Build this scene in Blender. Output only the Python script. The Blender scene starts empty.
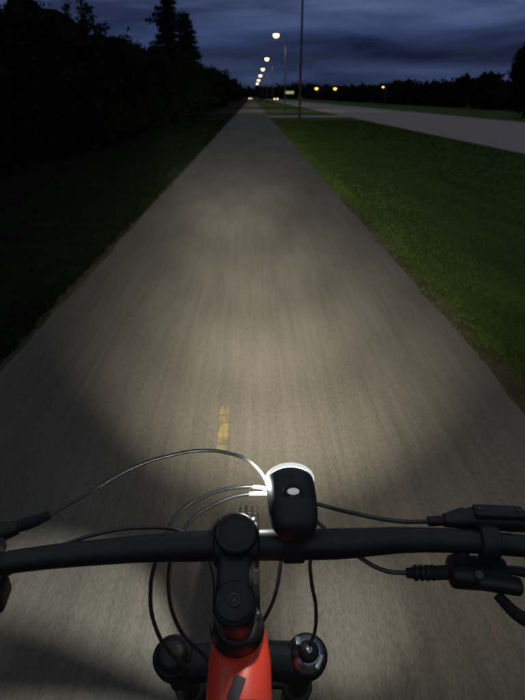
import bpy, math, random
import numpy as np
from mathutils import Vector, Matrix
random.seed(7); rng=np.random.default_rng(7)
S=bpy.context.scene
S.view_settings.view_transform='Standard'; S.view_settings.look='None'; S.view_settings.exposure=0
COL=S.collection

# ---------------------------------------------------------------- materials
def mat(name,base,rough=.8,metal=0,emit=None,es=0,noise=None,spec=.5,coat=0,bump=None,stretch=None):
    m=bpy.data.materials.new(name); m.use_nodes=True
    nt=m.node_tree; b=nt.nodes['Principled BSDF']
    b.inputs['Base Color'].default_value=(*base,1); b.inputs['Roughness'].default_value=rough
    b.inputs['Metallic'].default_value=metal; b.inputs['Specular IOR Level'].default_value=spec
    b.inputs['Coat Weight'].default_value=coat
    if emit: b.inputs['Emission Color'].default_value=(*emit,1); b.inputs['Emission Strength'].default_value=es
    tc=nt.nodes.new('ShaderNodeTexCoord'); src=tc.outputs['Object']
    if stretch:
        mp=nt.nodes.new('ShaderNodeMapping'); mp.inputs['Scale'].default_value=stretch
        nt.links.new(src,mp.inputs['Vector']); src=mp.outputs['Vector']
    if noise:
        sc,c2=noise
        n=nt.nodes.new('ShaderNodeTexNoise'); n.inputs['Scale'].default_value=sc; n.inputs['Detail'].default_value=5
        r=nt.nodes.new('ShaderNodeValToRGB'); r.color_ramp.elements[0].position=.35; r.color_ramp.elements[1].position=.68
        r.color_ramp.elements[0].color=(*base,1); r.color_ramp.elements[1].color=(*c2,1)
        nt.links.new(src,n.inputs['Vector']); nt.links.new(n.outputs['Fac'],r.inputs['Fac'])
        nt.links.new(r.outputs['Color'],b.inputs['Base Color'])
    if bump:
        n=nt.nodes.new('ShaderNodeTexNoise'); n.inputs['Scale'].default_value=bump[0]; n.inputs['Detail'].default_value=4
        bp=nt.nodes.new('ShaderNodeBump'); bp.inputs['Strength'].default_value=bump[1]; bp.inputs['Distance'].default_value=bump[2]
        nt.links.new(src,n.inputs['Vector']); nt.links.new(n.outputs['Fac'],bp.inputs['Height'])
        nt.links.new(bp.outputs['Normal'],b.inputs['Normal'])
    return m

def asphalt(name,lo,hi,streak=True):
    m=bpy.data.materials.new(name); m.use_nodes=True; nt=m.node_tree; b=nt.nodes['Principled BSDF']
    N=nt.nodes.new; L=nt.links.new
    tc=N('ShaderNodeTexCoord')
    def noi(scale,vec,det=4,loc=(0,0,0)):
        mp=N('ShaderNodeMapping'); mp.inputs['Scale'].default_value=vec; mp.inputs['Location'].default_value=loc
        n=N('ShaderNodeTexNoise'); n.inputs['Scale'].default_value=scale; n.inputs['Detail'].default_value=det
        L(tc.outputs['Object'],mp.inputs['Vector']); L(mp.outputs['Vector'],n.inputs['Vector']); return n.outputs['Fac']
    big=noi(.9,(1,.35,1),4,(3,7,0)); stk=noi(38,(1,.03,1),6); fin=noi(210,(1,.22,1),3); mid=noi(4,(1,.22,1),5)
    def mth(op,a,bv):
        x=N('ShaderNodeMath'); x.operation=op
        for i,v in enumerate((a,bv)):
            if isinstance(v,(int,float)): x.inputs[i].default_value=v
            else: L(v,x.inputs[i])
        return x.outputs[0]
    s=mth('ADD',mth('MULTIPLY',big,.28),mth('MULTIPLY',stk,.19))
    s=mth('ADD',s,mth('MULTIPLY',fin,.37)); s=mth('ADD',s,mth('MULTIPLY',mid,.16))
    r=N('ShaderNodeValToRGB'); r.color_ramp.elements[0].position=.38; r.color_ramp.elements[1].position=.62
    r.color_ramp.elements[0].color=(*lo,1); r.color_ramp.elements[1].color=(*hi,1)
    L(s,r.inputs['Fac']); L(r.outputs['Color'],b.inputs['Base Color'])
    b.inputs['Roughness'].default_value=.85; b.inputs['Specular IOR Level'].default_value=.3
    bp=N('ShaderNodeBump'); bp.inputs['Strength'].default_value=.3; bp.inputs['Distance'].default_value=.003
    L(fin,bp.inputs['Height']); L(bp.outputs['Normal'],b.inputs['Normal'])
    return m

M_path=asphalt('path_asphalt',(.058,.051,.042),(.126,.113,.094))
M_road=asphalt('road_asphalt',(.22,.18,.168),(.29,.245,.23))
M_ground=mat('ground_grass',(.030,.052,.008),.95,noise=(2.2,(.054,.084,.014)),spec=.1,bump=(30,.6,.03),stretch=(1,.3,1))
M_under=mat('ground_painted_shade',(.006,.008,.004),.95,noise=(2.5,(.013,.017,.007)),spec=.05,bump=(30,.6,.03))  # left verge ground, hedge shade painted into its dark colour
M_dirt=mat('verge_dirt',(.040,.032,.021),.95,noise=(9,(.075,.058,.037)),spec=.1,bump=(60,.5,.01),stretch=(1,.3,1))
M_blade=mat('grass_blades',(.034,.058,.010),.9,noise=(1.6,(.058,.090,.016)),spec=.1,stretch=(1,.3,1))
M_bladeL=mat('grass_blades_shade_tint',(.005,.008,.003),.9,noise=(.9,(.011,.017,.005)),spec=.05,stretch=(1,.35,1))  # darkened copy of the verge blades, hedge shade put into the colour
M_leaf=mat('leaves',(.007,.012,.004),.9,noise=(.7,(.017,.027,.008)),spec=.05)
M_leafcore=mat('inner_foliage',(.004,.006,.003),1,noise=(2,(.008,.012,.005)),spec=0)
M_spruce=mat('spruce_needles',(.007,.014,.007),.9,noise=(1,(.015,.026,.011)),spec=.05)
M_bark=mat('bark',(.03,.024,.018),.95,noise=(8,(.06,.05,.04)),spec=.1)
M_yel=mat('worn_yellow_paint',(.085,.074,.048),.85,noise=(34,(.20,.145,.055)),stretch=(1,.3,1))
M_blk=mat('black_anodised',(.011,.011,.012),.45,metal=.0,noise=(40,(.020,.020,.020)),spec=.5)
M_rub=mat('black_rubber',(.014,.014,.014),.75,noise=(60,(.025,.025,.024)),spec=.3)
M_hose=mat('cable_housing',(.035,.035,.035),.3,noise=(50,(.05,.05,.05)),spec=.7)
M_red=mat('red_frame_paint',(.75,.06,.03),.35,noise=(3,(.80,.075,.035)),coat=.4)
M_sil=mat('silver_metal',(.6,.6,.6),.25,metal=1,noise=(30,(.75,.74,.72)))
M_bez=mat('bezel_polymer',(.65,.67,.65),.25,emit=(.93,1,.95),es=.65,noise=(60,(.85,.86,.84)))  # emission stands in for lens light leaking into the rim
M_lens=mat('led_lens',(.9,.9,.9),.1,emit=(1,.98,.88),es=30)
M_ind=mat('indicator_window',(.4,.4,.4),.3,emit=(.9,.92,.9),es=.28)
M_pole=mat('galvanised_pole',(.05,.05,.055),.6,metal=.2,noise=(6,(.085,.085,.085)))
M_wood=mat('wooden_pole',(.035,.028,.022),.9,noise=(6,(.06,.05,.04)))
M_warm=mat('lamp_lens_warm',(.9,.9,.8),.3,emit=(1,.74,.36),es=4.5)
M_orange=mat('lamp_lens_sodium',(.9,.6,.3),.3,emit=(1,.42,.08),es=5)
M_car=mat('car_paint',(.05,.055,.06),.3,noise=(3,(.07,.07,.075)),coat=.6)
M_glass=mat('dark_glass',(.01,.012,.014),.08,noise=(3,(.015,.016,.018)))
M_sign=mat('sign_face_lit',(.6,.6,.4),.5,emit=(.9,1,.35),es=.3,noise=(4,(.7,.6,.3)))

# ---------------------------------------------------------------- helpers
def empty(name,loc=(0,0,0)):
    o=bpy.data.objects.new(name,None); o.location=loc; COL.objects.link(o); return o
def par(o,p):
    if p is not None:
        o.parent=p; o.matrix_parent_inverse=Matrix.Translation(-Vector(p.location))
def mesh(name,vs,fs,m,parent=None,smooth=False):
    me=bpy.data.meshes.new(name); me.from_pydata(vs,[],fs); me.update()
    o=bpy.data.objects.new(name,me); COL.objects.link(o); me.materials.append(m)
    if smooth: me.polygons.foreach_set('use_smooth',[True]*len(me.polygons))
    par(o,parent); return o
def tube(name,pts,r,m,parent=None,radii=None,kind='BEZ',res=8):
    c=bpy.data.curves.new(name,'CURVE'); c.dimensions='3D'; c.bevel_depth=r; c.bevel_resolution=res//2; c.use_fill_caps=True; c.resolution_u=10
    s=c.splines.new('BEZIER'); s.bezier_points.add(len(pts)-1)
    for i,p in enumerate(pts):
        b=s.bezier_points[i]; b.co=p; b.handle_left_type=b.handle_right_type='AUTO'; b.radius=radii[i] if radii else 1
    o=bpy.data.objects.new(name,c); COL.objects.link(o); c.materials.append(m); par(o,parent); return o
def cyl(name,a,b,r,m,parent=None,r2=None,seg=28,bev=.0015):
    a=Vector(a);b=Vector(b);d=b-a;L=d.length;r2=r if r2 is None else r2
    prof=[(0,0),(r-bev,0),(r,bev),(r2,L-bev),(r2-bev,L),(0,L)]
    return lathe(name,a,d.normalized(),prof,m,parent,seg)
def lathe(name,o,ax,prof,m,parent=None,seg=28,sx=1,sy=1,upv=None):
    ax=Vector(ax).normalized(); ref=Vector(upv) if upv else (Vector((0,0,1)) if abs(ax.z)<.9 else Vector((0,1,0)))
    x=ref.cross(ax).normalized(); y=ax.cross(x)
    vs=[];fs=[]
    for (r,h) in prof:
        for i in range(seg):
            t=2*math.pi*i/seg
            vs.append(tuple(Vector(o)+ax*h+x*(r*sx*math.cos(t))+y*(r*sy*math.sin(t))))
    n=len(prof)
    for j in range(n-1):
        for i in range(seg):
            k=(i+1)%seg; fs.append((j*seg+i,j*seg+k,(j+1)*seg+k,(j+1)*seg+i))
    ob=mesh(name,vs,fs,m,parent,True)
    return ob
def rbox(name,c,size,m,parent=None,bev=.004,rot=None,segs=3):
    import bmesh
    bm=bmesh.new(); bmesh.ops.create_cube(bm,size=1)
    for v in bm.verts: v.co=Vector((v.co.x*size[0],v.co.y*size[1],v.co.z*size[2]))
    if bev: bmesh.ops.bevel(bm,geom=bm.edges[:],offset=bev,segments=segs,profile=.5,affect='EDGES')
    if rot: bmesh.ops.rotate(bm,verts=bm.verts,cent=(0,0,0),matrix=rot)
    bmesh.ops.translate(bm,verts=bm.verts,vec=Vector(c))
    me=bpy.data.meshes.new(name); bm.to_mesh(me); bm.free(); me.materials.append(m)
    me.polygons.foreach_set('use_smooth',[True]*len(me.polygons)) if bev else None
    o=bpy.data.objects.new(name,me); COL.objects.link(o); par(o,parent); return o
RX=lambda a: Matrix.Rotation(math.radians(a),3,'X')
RY=lambda a: Matrix.Rotation(math.radians(a),3,'Y')
RZ=lambda a: Matrix.Rotation(math.radians(a),3,'Z')

# ---------------------------------------------------------------- ground / path / road
def sheet(name,x0,x1,y0,y1,z,m,nx=1,ny=1):
    vs=[(x0+(x1-x0)*i/nx,y0+(y1-y0)*j/ny,z) for j in range(ny+1) for i in range(nx+1)]
    fs=[(j*(nx+1)+i,j*(nx+1)+i+1,(j+1)*(nx+1)+i+1,(j+1)*(nx+1)+i) for j in range(ny) for i in range(nx)]
    return mesh(name,vs,fs,m)
sheet('ground',-900,900,-300,1800,0,M_ground)
def strip(name,xl,xr,y0,y1,z,m,step,jit,jl=1):
    vs=[];fs=[];y=y0;n=0;a=b=0
    while y<y1:
        a=.6*a+random.uniform(-jit,jit)*jl; b=.6*b+random.uniform(-jit,jit)
        vs+= [(xl+a,y,z),(xr+b,y,z)]; n+=1
        y+=step*(1 if y<40 else 4)
    for i in range(n-1): fs.append((2*i,2*i+1,2*i+3,2*i+2))
    return mesh(name,vs,fs,m)
strip('hedge_shade_ground',-9,-1.56,-20,330,.004,M_under,.3,.03,0)  # dark sheet painting the hedge's shade onto the left verge
strip('path_verge',-1.59,1.58,-20,330,.008,M_dirt,.12,.035)
strip('bike_path',-1.53,1.42,-20,330,.013,M_path,.15,.014)
strip('road',7.9,17.6,-60,420,.012,M_road,.5,.02)
sheet('side_road',1.3,8.0,46,51,.018,M_road)
sheet('cross_road',-60,120,332,341,.023,M_road)
vs=[];fs=[]
y=2.0
k=0
while y<60:
    x=-.155; w=.024; L=.40 if k==0 else .5
    nseg=24
    for i in range(nseg+1):
        f=1 if 0<i<nseg else .5
        vs+=[(x-w*f+random.uniform(-.007,.007),y+L*i/nseg,.0175),(x+w*f+random.uniform(-.007,.007),y+L*i/nseg,.0175)]
    base=len(vs)-2*(nseg+1)
    for i in range(nseg):
        if random.random()<.86: fs.append((base+2*i,base+2*i+1,base+2*i+3,base+2*i+2))
    y+=9; k+=1
mesh('centre_line_marking',vs,fs,M_yel)

def blades(n,x0,x1,y0,y1,h0,h1,pw=1.6):
    X=rng.uniform(x0,x1,n); Y=y0+(y1-y0)*rng.random(n)**pw
    H=rng.uniform(h0,h1,n); A=rng.uniform(0,math.pi*2,n); W=.0022+.0008*Y
    LX=rng.normal(0,.5,n)*H; LY=rng.normal(0,1.5,n)*H
    P=np.zeros((n,3,3)); c,s=np.cos(A)*W,np.sin(A)*W
    P[:,0]=np.stack([X-c,Y-s,np.zeros(n)],1); P[:,1]=np.stack([X+c,Y+s,np.zeros(n)],1); P[:,2]=np.stack([X+LX,Y+LY,H],1)
    return P.reshape(-1,3)
G=empty('grass')
P=np.concatenate([blades(80000,1.5,7.8,1.5,40,.015,.04),blades(16000,1.43,1.72,1,30,.012,.035)])
mesh('verge_blades',P.tolist(),np.arange(len(P)).reshape(-1,3).tolist(),M_blade,G)
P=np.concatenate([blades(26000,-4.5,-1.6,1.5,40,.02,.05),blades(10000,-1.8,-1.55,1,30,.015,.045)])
mesh('shade_tinted_blades',P.tolist(),np.arange(len(P)).reshape(-1,3).tolist(),M_bladeL,G)

# ---------------------------------------------------------------- foliage
def leafquads(C,size):
    n=len(C); a=rng.normal(size=(n,3)); a/=np.linalg.norm(a,axis=1)[:,None]
    b=rng.normal(size=(n,3)); b=np.cross(a,b); b/=np.linalg.norm(b,axis=1)[:,None]
    s=(size*rng.uniform(.6,1.3,n))[:,None]
    V=np.stack([C-a*s,C+b*s*.45,C+a*s,C-b*s*.45],1).reshape(-1,3)
    return V
def ico(c,r,sub=2):
    import bmesh
    bm=bmesh.new(); bmesh.ops.create_icosphere(bm,subdivisions=sub,radius=1)
    ph=[random.uniform(0,6) for _ in range(3)]
    vs=[]
    for v in bm.verts:
        p=v.co; k=1+.13*math.sin(5*p.x+ph[0])+.13*math.sin(6*p.y+ph[1])+.1*math.sin(7*p.z+ph[2])
        vs.append((c[0]+p.x*k*r[0],c[1]+p.y*k*r[1],c[2]+p.z*k*r[2]))
    fs=[[v.index for v in f.verts] for f in bm.faces]; bm.free(); return vs,fs
def tree_mass(name,specs,m=None):
    root=empty(name); LV=[];cv=[];cf=[]; tv=[];tf=[]
    for (x,y,h,w,nl,ls) in specs:
        blobs=[(x,y,h*.42,w*.5,h*.42)]
        for _ in range(9):
            a=random.uniform(0,6.28); rr=random.uniform(.1,.42)*w
            bz=random.uniform(.2,.82)*h; br=random.uniform(.16,.3)*w
            blobs.append((x+rr*math.cos(a),y+rr*math.sin(a),bz,br,br*random.uniform(.8,1.3)))
        for i,(bx,by,bz,br,bh) in enumerate(blobs):
            k=nl//4 if i==0 else nl//12
            d=rng.normal(size=(k,3)); d/=np.linalg.norm(d,axis=1)[:,None]
            rad=rng.uniform(.72,1.12,k)[:,None]
            LV.append(leafquads(np.array([bx,by,bz])+d*rad*np.array([br,br,bh]),ls))
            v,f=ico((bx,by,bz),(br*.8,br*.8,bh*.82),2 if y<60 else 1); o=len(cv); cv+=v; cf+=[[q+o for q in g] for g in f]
        for _ in range(5):
            tx=x+random.uniform(-.35,.35)*w; ty=y+random.uniform(-.35,.35)*w; tz=h*random.uniform(.72,.85); hh=h*random.uniform(.08,.18)
            pts=np.array([[tx,ty,tz]])+rng.random((nl//40+4,1))*np.array([[random.uniform(-.2,.2),random.uniform(-.2,.2),hh]])+rng.normal(0,ls*.8,(nl//40+4,3))
            LV.append(leafquads(pts,ls))
        r=.03*w+.03; o=len(tv)
        for zz,k in ((0,1.3),(h*.35,.8),(h*.8,.25)):
            for i in range(6):
                t=i*math.pi/3; tv.append((x+r*k*math.cos(t),y+r*k*math.sin(t),zz))
        for j in range(2):
            for i in range(6): q=(i+1)%6; tf.append((o+j*6+i,o+j*6+q,o+j*6+6+q,o+j*6+6+i))
    V=np.concatenate(LV); n=len(V)//4
    mesh('leaves',V.tolist(),np.arange(n*4).reshape(-1,4).tolist(),m or M_leaf,root)
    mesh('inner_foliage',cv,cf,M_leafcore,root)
    mesh('trunks',tv,tf,M_bark,root)
    return root
sp=[]; y=-2.0
while y<120:
    h=3.5+ .020*y+random.uniform(-.45,.5)
    sp.append((-6.4+random.uniform(-.4,.3),y,h,random.uniform(2.4,3.0),1400 if 5<y<30 else 420,.045+.0026*max(y,5)))
    y+=1.5 if y<30 else 2.4
y=-2
while y<110:
    sp.append((-5.4+random.uniform(-.4,.3),y,random.uniform(1.0,2.0),random.uniform(1.3,1.9),220,.05+.0022*max(y,5))); y+=1.7
tree_mass('hedge',sp)
sp=[]; y=122
while y<420:
    sp.append((-7.5+random.uniform(-1.5,1),y,6.0+random.uniform(-1,1.6),5,160,.5)); y+=6
tree_mass('tree_row',sp)
sp=[]
x=-120
while x<420:
    yy=430+random.uniform(0,40); sp.append((x,yy,random.uniform(7,12),14,140,1.5)); x+=9
yy=48
while yy<430:
    sp.append((31+random.uniform(-1.5,2.5)+yy*.02,yy,random.uniform(2.2,3.4)+yy*.008,6,180,.22+yy*.0018)); yy+=3.2+yy*.01
tree_mass('distant_woodland',sp)
tree_mass('roadside_tree',[(21.4,45,5.3,3.0,2400,.12)])
tree_mass('deciduous_tree',[(-8.0,16.5,4.7,2.6,2200,.08)])

def spruce(x,y,H,R,nm='spruce_tree'):
    root=empty(nm); tube('trunk',[(x,y,0),(x,y,H*.5),(x,y,H*.98)],.16,M_bark,root,radii=[1.3,.8,.1])
    LV=[];bv=[];bf=[]
    z=H*.1
    while z<H*.985:
        t=z/H; r=R*(1-t)**.8*random.uniform(.6,1.15)+.08
        nb=max(5,int(12*(1-t)+4)); a0=random.uniform(0,6)
        for i in range(nb):
            a=a0+i*6.283/nb+random.uniform(-.25,.25); rr=r*random.uniform(.6,1.25)
            k=int(26+50*rr)
            s=rng.random(k)**.7
            px=x+np.cos(a)*rr*s; py=y+np.sin(a)*rr*s; pz=z-.28*rr*s+.12*rr*s**3
            C=np.stack([px,py,pz],1)+rng.normal(0,.09,(k,3))*(1+ (1-s)[:,None])*np.array([1,1,.8])
            LV.append(leafquads(C,.13))
            o=len(bv); e=(x+math.cos(a)*rr*.9,y+math.sin(a)*rr*.9,z-.16*rr)
            bv+=[(x,y,z+.03),(x,y,z-.03),e]; bf.append((o,o+1,o+2))
        z+=.34+.14*(1-t)
    V=np.concatenate(LV); n=len(V)//4
    mesh('needles',V.tolist(),np.arange(n*4).reshape(-1,4).tolist(),M_spruce,root)
    mesh('branches',bv,bf,M_bark,root)
spruce(-6.9,51,10.3,3.6)
spruce(-5.6,52.5,8.0,2.6)

# ---------------------------------------------------------------- street lamps & pole
def lamp(x,y,h=8.0,m=M_warm,arm=-.9,light=None,col=(1,.78,.45),s=1.0):
    root=empty('street_lamp',(x,y,0))
    tube('pole',[(x,y,0),(x,y,h*.5),(x,y,h-.25)],.06,M_pole,root,radii=[1.5,1.05,.7])
    cyl('base_plate',(x,y,0),(x,y,.5),.12,M_pole,root,r2=.10,seg=14)
    tube('arm',[(x,y,h-.3),(x+arm*.25,y,h-.05),(x+arm,y,h+.02)],.035,M_pole,root)
    rbox('head',(x+arm*1.25,y,h+.05),(.8,.34,.12),M_pole,root,.04)
    lathe('lens',(x+arm*1.25,y,h-.01),(0,0,-1),[(.32*s,0),(.34*s,.08*s),(.30*s,.24*s),(.2*s,.34*s),(0,.40*s)],m,root,16,1,1)
    if light:
        l=bpy.data.lights.new('lamp_bulb','SPOT'); l.energy=light; l.color=col; l.shadow_soft_size=.2; l.spot_size=math.radians(140); l.spot_blend=.6
        o=bpy.data.objects.new('lamp_bulb',l); COL.objects.link(o); o.location=(x+arm*1.25,y,h-.65); par(o,root)
for i,yy in enumerate([70,112,152,196,250,310]):
    lamp(3.95,yy,8.0,light=900 if i<3 else None,s=1+.14*i)
for x,y,h in ((29,200,4.2),(23.2,205,4.3),(27.5,120,3.4)):
    lamp(x,y,h,M_orange,-.5,s=1.5 if y>150 else .6)
root=empty('utility_pole',(3.45,42,0))
tube('pole',[(3.45,42,0),(3.45,42,5),(3.45,42,9.5)],.075,M_wood,root,radii=[1.25,1,.75])
rbox('crossarm',(3.45,42.06,9.0),(1.6,.1,.12),M_wood,root,.01)
for dx in (-.7,0.15,.7): lathe('insulator',(3.45+dx,42.06,9.06),(0,0,1),[(.03,0),(.05,.04),(.03,.07),(.045,.11),(0,.15)],M_pole,root,12)
root=empty('road_sign',(9.5,150,0))
for dx in (-.9,.9): cyl('post',(9.5+dx,150,0),(9.5+dx,150,3.0),.05,M_pole,root,seg=10)
rbox('panel',(9.5,149.9,2.5),(2.4,.06,.6),M_sign,root,.02)

def car(x,y):
    root=empty('car',(x,y,0))
    prof=[(-2.1,.35),(-2.15,.75),(-1.3,.95),(-.7,1.42),(.8,1.45),(1.5,1.0),(2.1,.9),(2.15,.4)]
    vs=[];fs=[]
    for sx,ins in ((-.88,0),(.88,0)):
        for (l,z) in prof: vs.append((x+sx*(1 if z<1.1 else .82),y+l,z))
    n=len(prof)
    for i in range(n): j=(i+1)%n; fs.append((i,j,n+j,n+i))
    fs.append(tuple(range(n))); fs.append(tuple(range(2*n-1,n-1,-1)))
    mesh('body',vs,fs,M_car,root)
    mesh('windscreen',[(x-.7,y-1.27,1.0),(x+.7,y-1.27,1.0),(x+.62,y-.78,1.4),(x-.62,y-.78,1.4)],[(0,1,2,3)],M_glass,root)
    for sx in (-.8,.8):
        for l in (-1.35,1.35): cyl('wheel',(x+sx-.1,y+l,.32),(x+sx+.1,y+l,.32),.32,M_rub,root,seg=20)
        lathe('headlight',(x+sx*.8,y-2.1,.68),(0,-1,0),[(.22,0),(.21,.06),(.1,.1),(0,.11)],M_warm,root,14)
car(-1.0,336.5)
car(10.2,250)

# ---------------------------------------------------------------- bicycle
B=empty('bicycle',(0,.4,0)); cx=-.02
bar=[(-.40,.350,1.076),(-.257,.385,1.08),(-.13,.407,1.074),(-.065,.4145,1.070),(.025,.4145,1.070),(.085,.413,1.072),(.17,.408,1.081),(.274,.394,1.085),(.37,.372,1.085)]
tube('handlebar',bar,.0159,M_blk,B,radii=[.70,.70,.85,1,1,1,.8,.70,.70],res=16)
tube('grip_left',[(-.40,.350,1.076),(-.335,.3655,1.0785),(-.272,.381,1.08)],.0165,M_rub,B)
tube('grip_right',[(.37,.372,1.085),(.34,.379,1.085),(.298,.389,1.085)],.0165,M_rub,B)
cyl('stem_clamp',(cx-.024,.4145,1.07),(cx+.024,.4145,1.07),.0235,M_blk,B,bev=.003)
rbox('stem_body',(cx,.377,1.066),(.038,.066,.034),M_blk,B,.010)
sd=Vector((0,.3907,-.9205)); st=Vector((cx,.338,1.078))
cyl('steerer_clamp',st,st+sd*.046,.0205,M_blk,B,bev=.002)
cyl('top_cap',st-sd*.006,st-sd*.0005,.0185,M_blk,B,bev=.002)
lathe('top_cap_bolt',st-sd*.0062,-sd,[(.0065,0),(.0065,.003),(.0045,.004),(.004,.001),(0,.001)],M_hose,B,12)
for k in range(2):
    cyl('spacer',st+sd*(.047+.011*k),st+sd*(.0575+.011*k),.018,M_blk,B,bev=.001)
cyl('headset_cup',st+sd*.070,st+sd*.090,.0215,M_blk,B,r2=.029,bev=.002)
for sx in (-.017,.017):
    for z,yy in ((1.084,.4325),(1.052,.434)):
        lathe('faceplate_bolt',(cx+sx,yy,z),(0,1,.2),[(.004,0),(.004,.004),(0,.004)],M_sil,B,10)
    lathe('pinch_bolt',(cx+sx*1.22,.337,1.060 if sx>0 else 1.046),(sx,0,0),[(.0045,0),(.0045,.003),(0,.003)],M_hose,B,10)
lathe('clamp_cap',(cx,.4085,1.092),(0,-.35,.93),[(.0215,-.004),(.0225,0),(.0215,.005),(.0175,.0065),(.0165,.0045),(.008,.005),(0,.006)],M_blk,B,32)
hb=st+sd*.205
cyl('head_tube',st+sd*.090,hb,.029,M_red,B,r2=.031)
lathe('top_tube',(cx+.002,.395,.958),Vector((0,-.62,-.155)),[(.030,0),(.034,.03),(.034,.08),(.027,.3),(.022,.64),(0,.64)],M_red,B,28,1.0,.8)
rbox('frame_decal_stroke',(cx+.000,.326,.9705),(.012,.022,.0012),M_blk,B,0,RX(14)@RZ(-22))
rbox('frame_decal_bar',(cx+.008,.312,.9672),(.026,.008,.0012),M_blk,B,0,RX(14))
cyl('down_tube',(cx,.425,.89),(cx,-.13,.34),.029,M_red,B)
cyl('seat_tube',(cx,-.14,.33),(cx,-.33,.82),.018,M_red,B)
cyl('seat_post',(cx,-.33,.82),(cx,-.375,.935),.015,M_blk,B)
for s in (-1,1):
    cyl('chain_stay',(cx+s*.03,-.16,.33),(cx+s*.065,-.56,.365),.010,M_red,B)
    cyl('seat_stay',(cx+s*.02,-.31,.77),(cx+s*.065,-.56,.365),.008,M_red,B)
lathe('saddle',(cx,-.50,.955),(0,1,0),[(0,0),(.06,.005),(.072,.04),(.065,.1),(.03,.17),(.02,.25),(0,.265)],M_rub,B,24,1,.35)
# fork
cr=st+sd*.245
lathe('crown_race',hb,sd,[(.031,0),(.033,.006),(.028,.04)],M_blk,B)
tube('fork_crown',[tuple(cr+Vector((-.085,0,-.012))),tuple(cr+Vector((-.045,.0,-.002))),tuple(cr),tuple(cr+Vector((.045,.0,-.002))),tuple(cr+Vector((.085,0,-.012)))],.027,M_blk,B,radii=[1,.85,1,.85,1])
ax_l=Vector((cx,.703,.367))
for s in (-1,1):
    top=cr+Vector((s*.084,.0,.004))
    cyl('fork_stanchion',top,top+sd*.22,.0165,M_blk,B)
    cyl('fork_lower',top+sd*.20,top+sd*.535,.023,M_blk,B,r2=.02)
    if s<0:
        lathe('air_cap',top-sd*.0,-sd,[(.026,-.01),(.026,.012),(.022,.018),(.020,.018),(.019,.028),(.010,.032),(0,.032)],M_blk,B,24)
    else:
        lathe('damper_cap',top,-sd,[(.026,-.01),(.026,.010),(.022,.014),(0,.014)],M_blk,B,24)
        lathe('lockout_ring',top-sd*.014,-sd,[(.0215,0),(.0215,.004),(.018,.005),(.0175,.010),(0,.010)],M_sil,B,24)
        lathe('lockout_knob',top-sd*.024,-sd,[(.012,0),(.013,.008),(.010,.012),(0,.013)],M_blk,B,16)
        rbox('lockout_lever',tuple(top-sd*.03+Vector((.012,-.014,0))),(.006,.020,.005),M_sil,B,.0015,RZ(-25))
        rbox('cable_stop',tuple(top-sd*.026+Vector((-.012,.008,.004))),(.008,.012,.016),M_sil,B,.002)
        lathe('lockout_screw',top-sd*.0372,-sd,[(.005,0),(.005,.002),(0,.002)],M_sil,B,10)
cyl('front_axle',ax_l+Vector((-.082,0,0)),ax_l+Vector((.082,0,0)),.009,M_blk,B)
def wheel(c):
    segs=72; prof=[]
    for i in range(14):
        t=2*math.pi*i/14; prof.append((.342+.027*math.cos(t),.028*math.sin(t)))
    for nm,pr,m in (('tyre',prof,M_rub),('rim',[(.318,.013),(.304,.010),(.299,0),(.304,-.010),(.318,-.013)],M_blk)):
        vs=[];fs=[];n=len(pr)
        for j in range(segs):
            a=2*math.pi*j/segs
            for (r,w) in pr: vs.append((c[0]+w,c[1]+r*math.cos(a),c[2]+r*math.sin(a)))
        for j in range(segs):
            for i in range(n): 
                q=(j+1)%segs;k=(i+1)%n; fs.append((j*n+i,j*n+k,q*n+k,q*n+i))
        mesh(nm,vs,fs,m,B,True)
    vs=[];fs=[]
    for j in range(90):
        a=2*math.pi*j/90
        for w in (-.019,-.007,.007,.019):
            rr=.342+math.sqrt(max(0,.027**2-w*w)); h=.003; da=.011;dw=.0038; o=len(vs)
            aa=a+(.02 if abs(w)>.01 else 0)
            for r2 in (rr-.002,rr+h):
                for (ua,uw) in ((-da,-dw),(da,-dw),(da,dw),(-da,dw)):
                    vs.append((c[0]+w+uw,c[1]+r2*math.cos(aa+ua),c[2]+r2*math.sin(aa+ua)))
            fs+=[(o+4,o+5,o+6,o+7),(o,o+1,o+5,o+4),(o+1,o+2,o+6,o+5),(o+2,o+3,o+7,o+6),(o+3,o,o+4,o+7)]
    mesh('tread',vs,fs,M_rub,B)
    cyl('hub',(c[0]-.045,c[1],c[2]),(c[0]+.045,c[1],c[2]),.02,M_blk,B)
    vs=[];fs=[]
    for j in range(28):
        a=2*math.pi*j/28; s=1 if j%2 else -1; a2=a+(.9 if (j//2)%2 else -.9)
        p=Vector((c[0]+s*.032,c[1]+.025*math.cos(a2),c[2]+.025*math.sin(a2))); q=Vector((c[0],c[1]+.303*math.cos(a),c[2]+.303*math.sin(a)))
        d=(q-p).normalized(); u=d.cross(Vector((1,0,0))).normalized()*.001; w=d.cross(u).normalized()*.001; o=len(vs)
        for b in (p,q): vs+= [tuple(b+u),tuple(b+w),tuple(b-u),tuple(b-w)]
        for i in range(4): k=(i+1)%4; fs.append((o+i,o+k,o+4+k,o+4+i))
    mesh('spokes',vs,fs,M_hose,B)
wheel(ax_l); wheel(Vector((cx,-.56,.367)))
cyl('bottom_bracket',(cx-.045,-.14,.33),(cx+.045,-.14,.33),.022,M_blk,B)
cyl('chainring',(cx+.045,-.14,.33),(cx+.05,-.14,.33),.075,M_sil,B,seg=40)
rbox('crank_right',(cx+.075,-.06,.33),(.014,.175,.024),M_blk,B,.005); rbox('crank_left',(cx-.075,-.22,.33),(.014,.175,.024),M_blk,B,.005)
rbox('pedal_right',(cx+.13,.02,.33),(.09,.08,.02),M_blk,B,.005); rbox('pedal_left',(cx-.13,-.3,.33),(.09,.08,.02),M_blk,B,.005)

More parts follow.
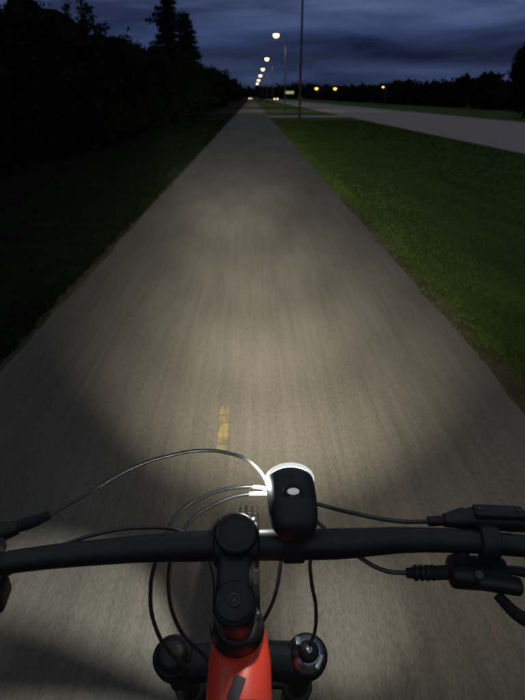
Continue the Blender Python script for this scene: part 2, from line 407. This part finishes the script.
# right controls
cyl('lever_clamp_right',(.232,.401,1.084),(.250,.398,1.085),.0175,M_blk,B)
tube('brake_master_right',[(.203,.4275,1.089),(.235,.427,1.091),(.275,.424,1.092),(.305,.418,1.090)],.0115,M_blk,B,radii=[.65,1.1,1.15,.8])
rbox('reservoir_right',(.258,.424,1.1015),(.052,.017,.010),M_blk,B,.003,RZ(-5))
for dx in (-.02,.02): lathe('reservoir_screw',(.258+dx,.424-dx*.09,1.1065),(0,0,1),[(.0028,0),(.0028,.0015),(0,.0015)],M_hose,B,10)
rbox('clamp_bridge_right',(.241,.415,1.088),(.016,.024,.016),M_blk,B,.004)
rbox('lever_pivot_right',(.222,.436,1.086),(.022,.014,.012),M_blk,B,.003,RZ(20))
tube('brake_lever_right',[(.300,.424,1.086),(.315,.436,1.080),(.345,.434,1.074),(.385,.425,1.070)],.006,M_blk,B)
tube('hose_nut_right',[(.186,.4270,1.088),(.206,.4275,1.089)],.0055,M_blk,B)
rbox('shifter_body',(.232,.390,1.052),(.062,.034,.022),M_blk,B,.007,RZ(-6))
rbox('shifter_cover',(.246,.373,1.056),(.045,.018,.014),M_blk,B,.005,RZ(-12))
rbox('shifter_bracket',(.214,.398,1.069),(.014,.016,.022),M_blk,B,.003,RX(-20))
lathe('shifter_bolt',(.226,.377,1.064),(0,-.5,.86),[(.005,0),(.005,.002),(.003,.0025),(0,.001)],M_hose,B,10)
tube('shifter_barrel',[(.158,.393,1.050),(.178,.392,1.051),(.200,.391,1.052)],.0068,M_rub,B,radii=[.75,1.05,1.1])
for xx in (.166,.172,.178,.184): cyl('barrel_ridge',(xx,.3925,1.0505),(xx+.003,.3925,1.0505),.0082,M_blk,B,seg=16,bev=.0005)
tube('thumb_lever',[(.245,.370,1.044),(.262,.350,1.036),(.285,.340,1.034)],.0065,M_rub,B,radii=[.8,1,1.25])
tube('release_lever',[(.25,.40,1.043),(.275,.405,1.038),(.30,.402,1.036)],.005,M_blk,B,radii=[.8,1,1.2])
# left controls
cyl('lever_clamp_left',(-.272,.382,1.08),(-.254,.386,1.08),.0175,M_blk,B)
tube('brake_master_left',[(-.325,.405,1.084),(-.295,.413,1.087),(-.272,.418,1.088),(-.250,.424,1.090)],.0115,M_blk,B,radii=[.8,1.15,1.0,.6])
rbox('clamp_bridge_left',(-.266,.400,1.084),(.016,.024,.016),M_blk,B,.004)
tube('brake_lever_left',[(-.31,.412,1.082),(-.33,.424,1.077),(-.37,.415,1.070)],.006,M_blk,B)
tube('hose_nut_left',[(-.256,.4235,1.090),(-.24,.4285,1.092),(-.220,.436,1.096)],.0058,M_rub,B,radii=[1,1.15,.8])
rbox('dropper_lever_body',(-.268,.370,1.054),(.040,.034,.024),M_blk,B,.006,RZ(6))
tube('dropper_thumb_lever',[(-.258,.363,1.05),(-.262,.346,1.042),(-.272,.333,1.038)],.007,M_rub,B,radii=[.8,1,1.3])
# hoses and cables
H=.0024
tube('brake_hose_left',[(-.222,.4350,1.0955),(-.19,.468,1.096),(-.150,.523,1.089),(-.105,.562,1.079),(-.067,.582,1.070),(-.035,.582,1.065),(-.006,.5687,1.06),(.017,.546,1.040),(.030,.515,1.005),(.030,.475,.96),(.01,.455,.90),(-.04,.47,.82),(-.085,.50,.75)],H,M_hose,B)
tube('shift_cable_front',[(.158,.393,1.050),(.137,.397,1.049),(.112,.412,1.053),(.085,.445,1.055),(.055,.490,1.050),(.015,.512,1.062),(-.018,.512,1.066),(-.063,.498,1.063),(-.092,.470,1.060),(-.103,.448,1.048),(-.112,.430,1.03),(-.119,.423,1.0),(-.117,.412,.95),(-.096,.402,.905),(-.05,.40,.86),(-.03,.36,.80)],H,M_hose,B)
tube('brake_hose_rear',[(.190,.427,1.088),(.155,.429,1.087),(.104,.447,1.084),(.071,.478,1.069),(.035,.506,1.057),(-.010,.508,1.058),(-.050,.492,1.056),(-.078,.467,1.051),(-.092,.446,1.036),(-.10,.43,1.0),(-.09,.415,.94),(-.055,.41,.88),(-.02,.37,.80)],H,M_hose,B)
tube('dropper_cable',[(-.255,.386,1.062),(-.208,.412,1.073),(-.158,.430,1.077),(-.115,.437,1.075),(-.085,.441,1.066),(-.062,.445,1.04),(-.05,.44,1.0),(-.05,.42,.93),(-.045,.40,.88)],.0022,M_hose,B)
tube('lockout_cable',[(.10,.418,1.056),(.075,.437,1.045),(.064,.442,1.02),(.065,.437,.99),(.0715,.430,.95),(.069,.425,.905),(.056,.436,.866)],.0022,M_hose,B)

# ---------------------------------------------------------------- headlight
HL=empty('bicycle_headlight',(.04,.43,1.105)); hx=.040
hd=Vector((0,.985,-.06)).normalized(); h0=Vector((hx,.392,1.108))
lathe('body',h0,hd,[(0,0),(.012,.001),(.019,.005),(.0235,.014),(.0258,.03),(.0270,.055),(.0272,.078),(.0268,.084)],M_blk,HL,40,1,.78)
lathe('bezel',h0,hd,[(.0266,.084),(.0279,.0855),(.0284,.088),(.0279,.0905),(.0245,.0925),(.0235,.090)],M_bez,HL,40,1,.80)
lathe('lens',h0,hd,[(.0236,.0905),(.015,.0925),(0,.0935)],M_lens,HL,40,1,.8)
lathe('button_ring',h0+hd*.040+Vector((0,0,.0185)),Vector((0,-.25,1)),[(.0115,0),(.0115,.0022),(.0100,.003),(0,.003)],M_rub,HL,28)
lathe('indicator',h0+hd*.040+Vector((0,0,.0213)),Vector((0,-.25,1)),[(.0052,0),(.0052,.0012),(.0045,.0016),(0,.0017)],M_ind,HL,24,1.2,.75)
cyl('mount_strap',(hx-.011,.4135,1.072),(hx+.011,.4135,1.072),.0195,M_rub,HL)
rbox('mount_foot',(hx,.418,1.091),(.024,.03,.014),M_rub,HL,.003)

lp=h0+hd*.100
def spot(nm,tgt,size,energy,blend,soft=.008,col=(1,.95,.77),pos=None):
    l=bpy.data.lights.new(nm,'SPOT'); l.energy=energy; l.spot_size=math.radians(size); l.spot_blend=blend; l.shadow_soft_size=soft; l.color=col
    o=bpy.data.objects.new(nm,l); COL.objects.link(o); p=Vector(pos) if pos else lp
    o.location=p; d=Vector(tgt)-p; o.rotation_mode='QUATERNION'; o.rotation_quaternion=d.to_track_quat('-Z','Y'); par(o,HL); return o
spot('led_hotspot',(-.7,20.0,0),19,8500,1,.01)
spot('led_mid_far',(-.1,13.0,0),28,3200,1,.01)
spot('led_mid',(.1,8.0,0),42,1500,1,.01)
spot('led_main',(.22,4.5,0),62,950,1,.006)
spot('led_wide',(1.0,2.9,0),108,75,1,.006)
spot('led_spill_left',(-.60,1.00,0),36,140,.5,.003,col=(.97,1,.92))
spot('led_spill_right',(.27,1.13,0),24,70,1,.003,col=(.97,1,.92))
spot('top_tube_fill',(cx,.335,.96),70,.5,.8,.008,col=(1,.95,.9),pos=(.026,.384,1.098))  # added fill spot to brighten the red top tube, no window there
l=bpy.data.lights.new('bezel_leak','POINT'); l.energy=.22; l.shadow_soft_size=.004; l.color=(.97,1,.95)
o=bpy.data.objects.new('bezel_leak',l); COL.objects.link(o); o.location=(.004,.484,1.102); par(o,HL)

# ---------------------------------------------------------------- sky + faint dusk light
w=bpy.data.worlds.new('World'); S.world=w; w.use_nodes=True; nt=w.node_tree; N=nt.nodes.new; L=nt.links.new
bg=nt.nodes['Background']
tc=N('ShaderNodeTexCoord'); sep=N('ShaderNodeSeparateXYZ'); L(tc.outputs['Generated'],sep.inputs[0])
ramp=N('ShaderNodeValToRGB'); e=ramp.color_ramp.elements
e[0].position=0; e[0].color=(.014,.023,.056,1); e[1].position=1; e[1].color=(.15,.18,.23,1)
for p,c in ((.025,(.026,.044,.110)),(.042,(.018,.030,.078)),(.060,(.010,.016,.044)),(.09,(.020,.035,.100)),(.13,(.044,.068,.160)),(.2,(.075,.098,.16)),(.45,(.12,.145,.19))):
    q=e.new(p); q.color=(*c,1)
L(sep.outputs['Z'],ramp.inputs['Fac'])
mp=N('ShaderNodeMapping'); mp.inputs['Scale'].default_value=(1.5,1.5,10); mp.inputs['Location'].default_value=(5.3,.4,.2)
L(tc.outputs['Generated'],mp.inputs['Vector'])
nz=N('ShaderNodeTexNoise'); nz.inputs['Scale'].default_value=2.3; nz.inputs['Detail'].default_value=6; nz.inputs['Roughness'].default_value=.5; nz.inputs['Distortion'].default_value=.3
L(mp.outputs['Vector'],nz.inputs['Vector'])
cr2=N('ShaderNodeValToRGB'); cr2.color_ramp.elements[0].position=.38; cr2.color_ramp.elements[0].color=(.5,.5,.55,1); cr2.color_ramp.elements[1].position=.68; cr2.color_ramp.elements[1].color=(2.2,2.05,1.75,1)
L(nz.outputs['Fac'],cr2.inputs['Fac'])
mul=N('ShaderNodeMix'); mul.data_type='RGBA'; mul.blend_type='MULTIPLY'; mul.inputs['Factor'].default_value=1
L(ramp.outputs['Color'],mul.inputs['A']); L(cr2.outputs['Color'],mul.inputs['B'])
sky=N('ShaderNodeTexSky'); sky.sky_type='NISHITA'; sky.sun_disc=False; sky.sun_elevation=math.radians(1.0); sky.sun_rotation=math.radians(200)
sc=N('ShaderNodeMix'); sc.data_type='RGBA'; sc.blend_type='ADD'; sc.inputs['Factor'].default_value=.001
L(mul.outputs['Result'],sc.inputs['A']); L(sky.outputs['Color'],sc.inputs['B'])
L(sc.outputs['Result'],bg.inputs['Color']); bg.inputs['Strength'].default_value=.9
sl=bpy.data.lights.new('sun','SUN'); sl.energy=.03; sl.angle=math.radians(20); sl.color=(.8,.88,1)
so=bpy.data.objects.new('sun',sl); COL.objects.link(so); so.rotation_euler=(math.radians(35),0,math.radians(-20))

# ---------------------------------------------------------------- camera
cam=bpy.data.cameras.new('camera'); co=bpy.data.objects.new('camera',cam); COL.objects.link(co)
cam.sensor_fit='VERTICAL'; cam.sensor_height=34.6; cam.lens=26; cam.clip_start=.02; cam.clip_end=4000
co.location=(0,0,1.5); co.rotation_euler=(math.radians(90-25.7),0,math.radians(-1.03))
cam.dof.use_dof=True; cam.dof.focus_distance=.80; cam.dof.aperture_fstop=7.5
S.camera=co
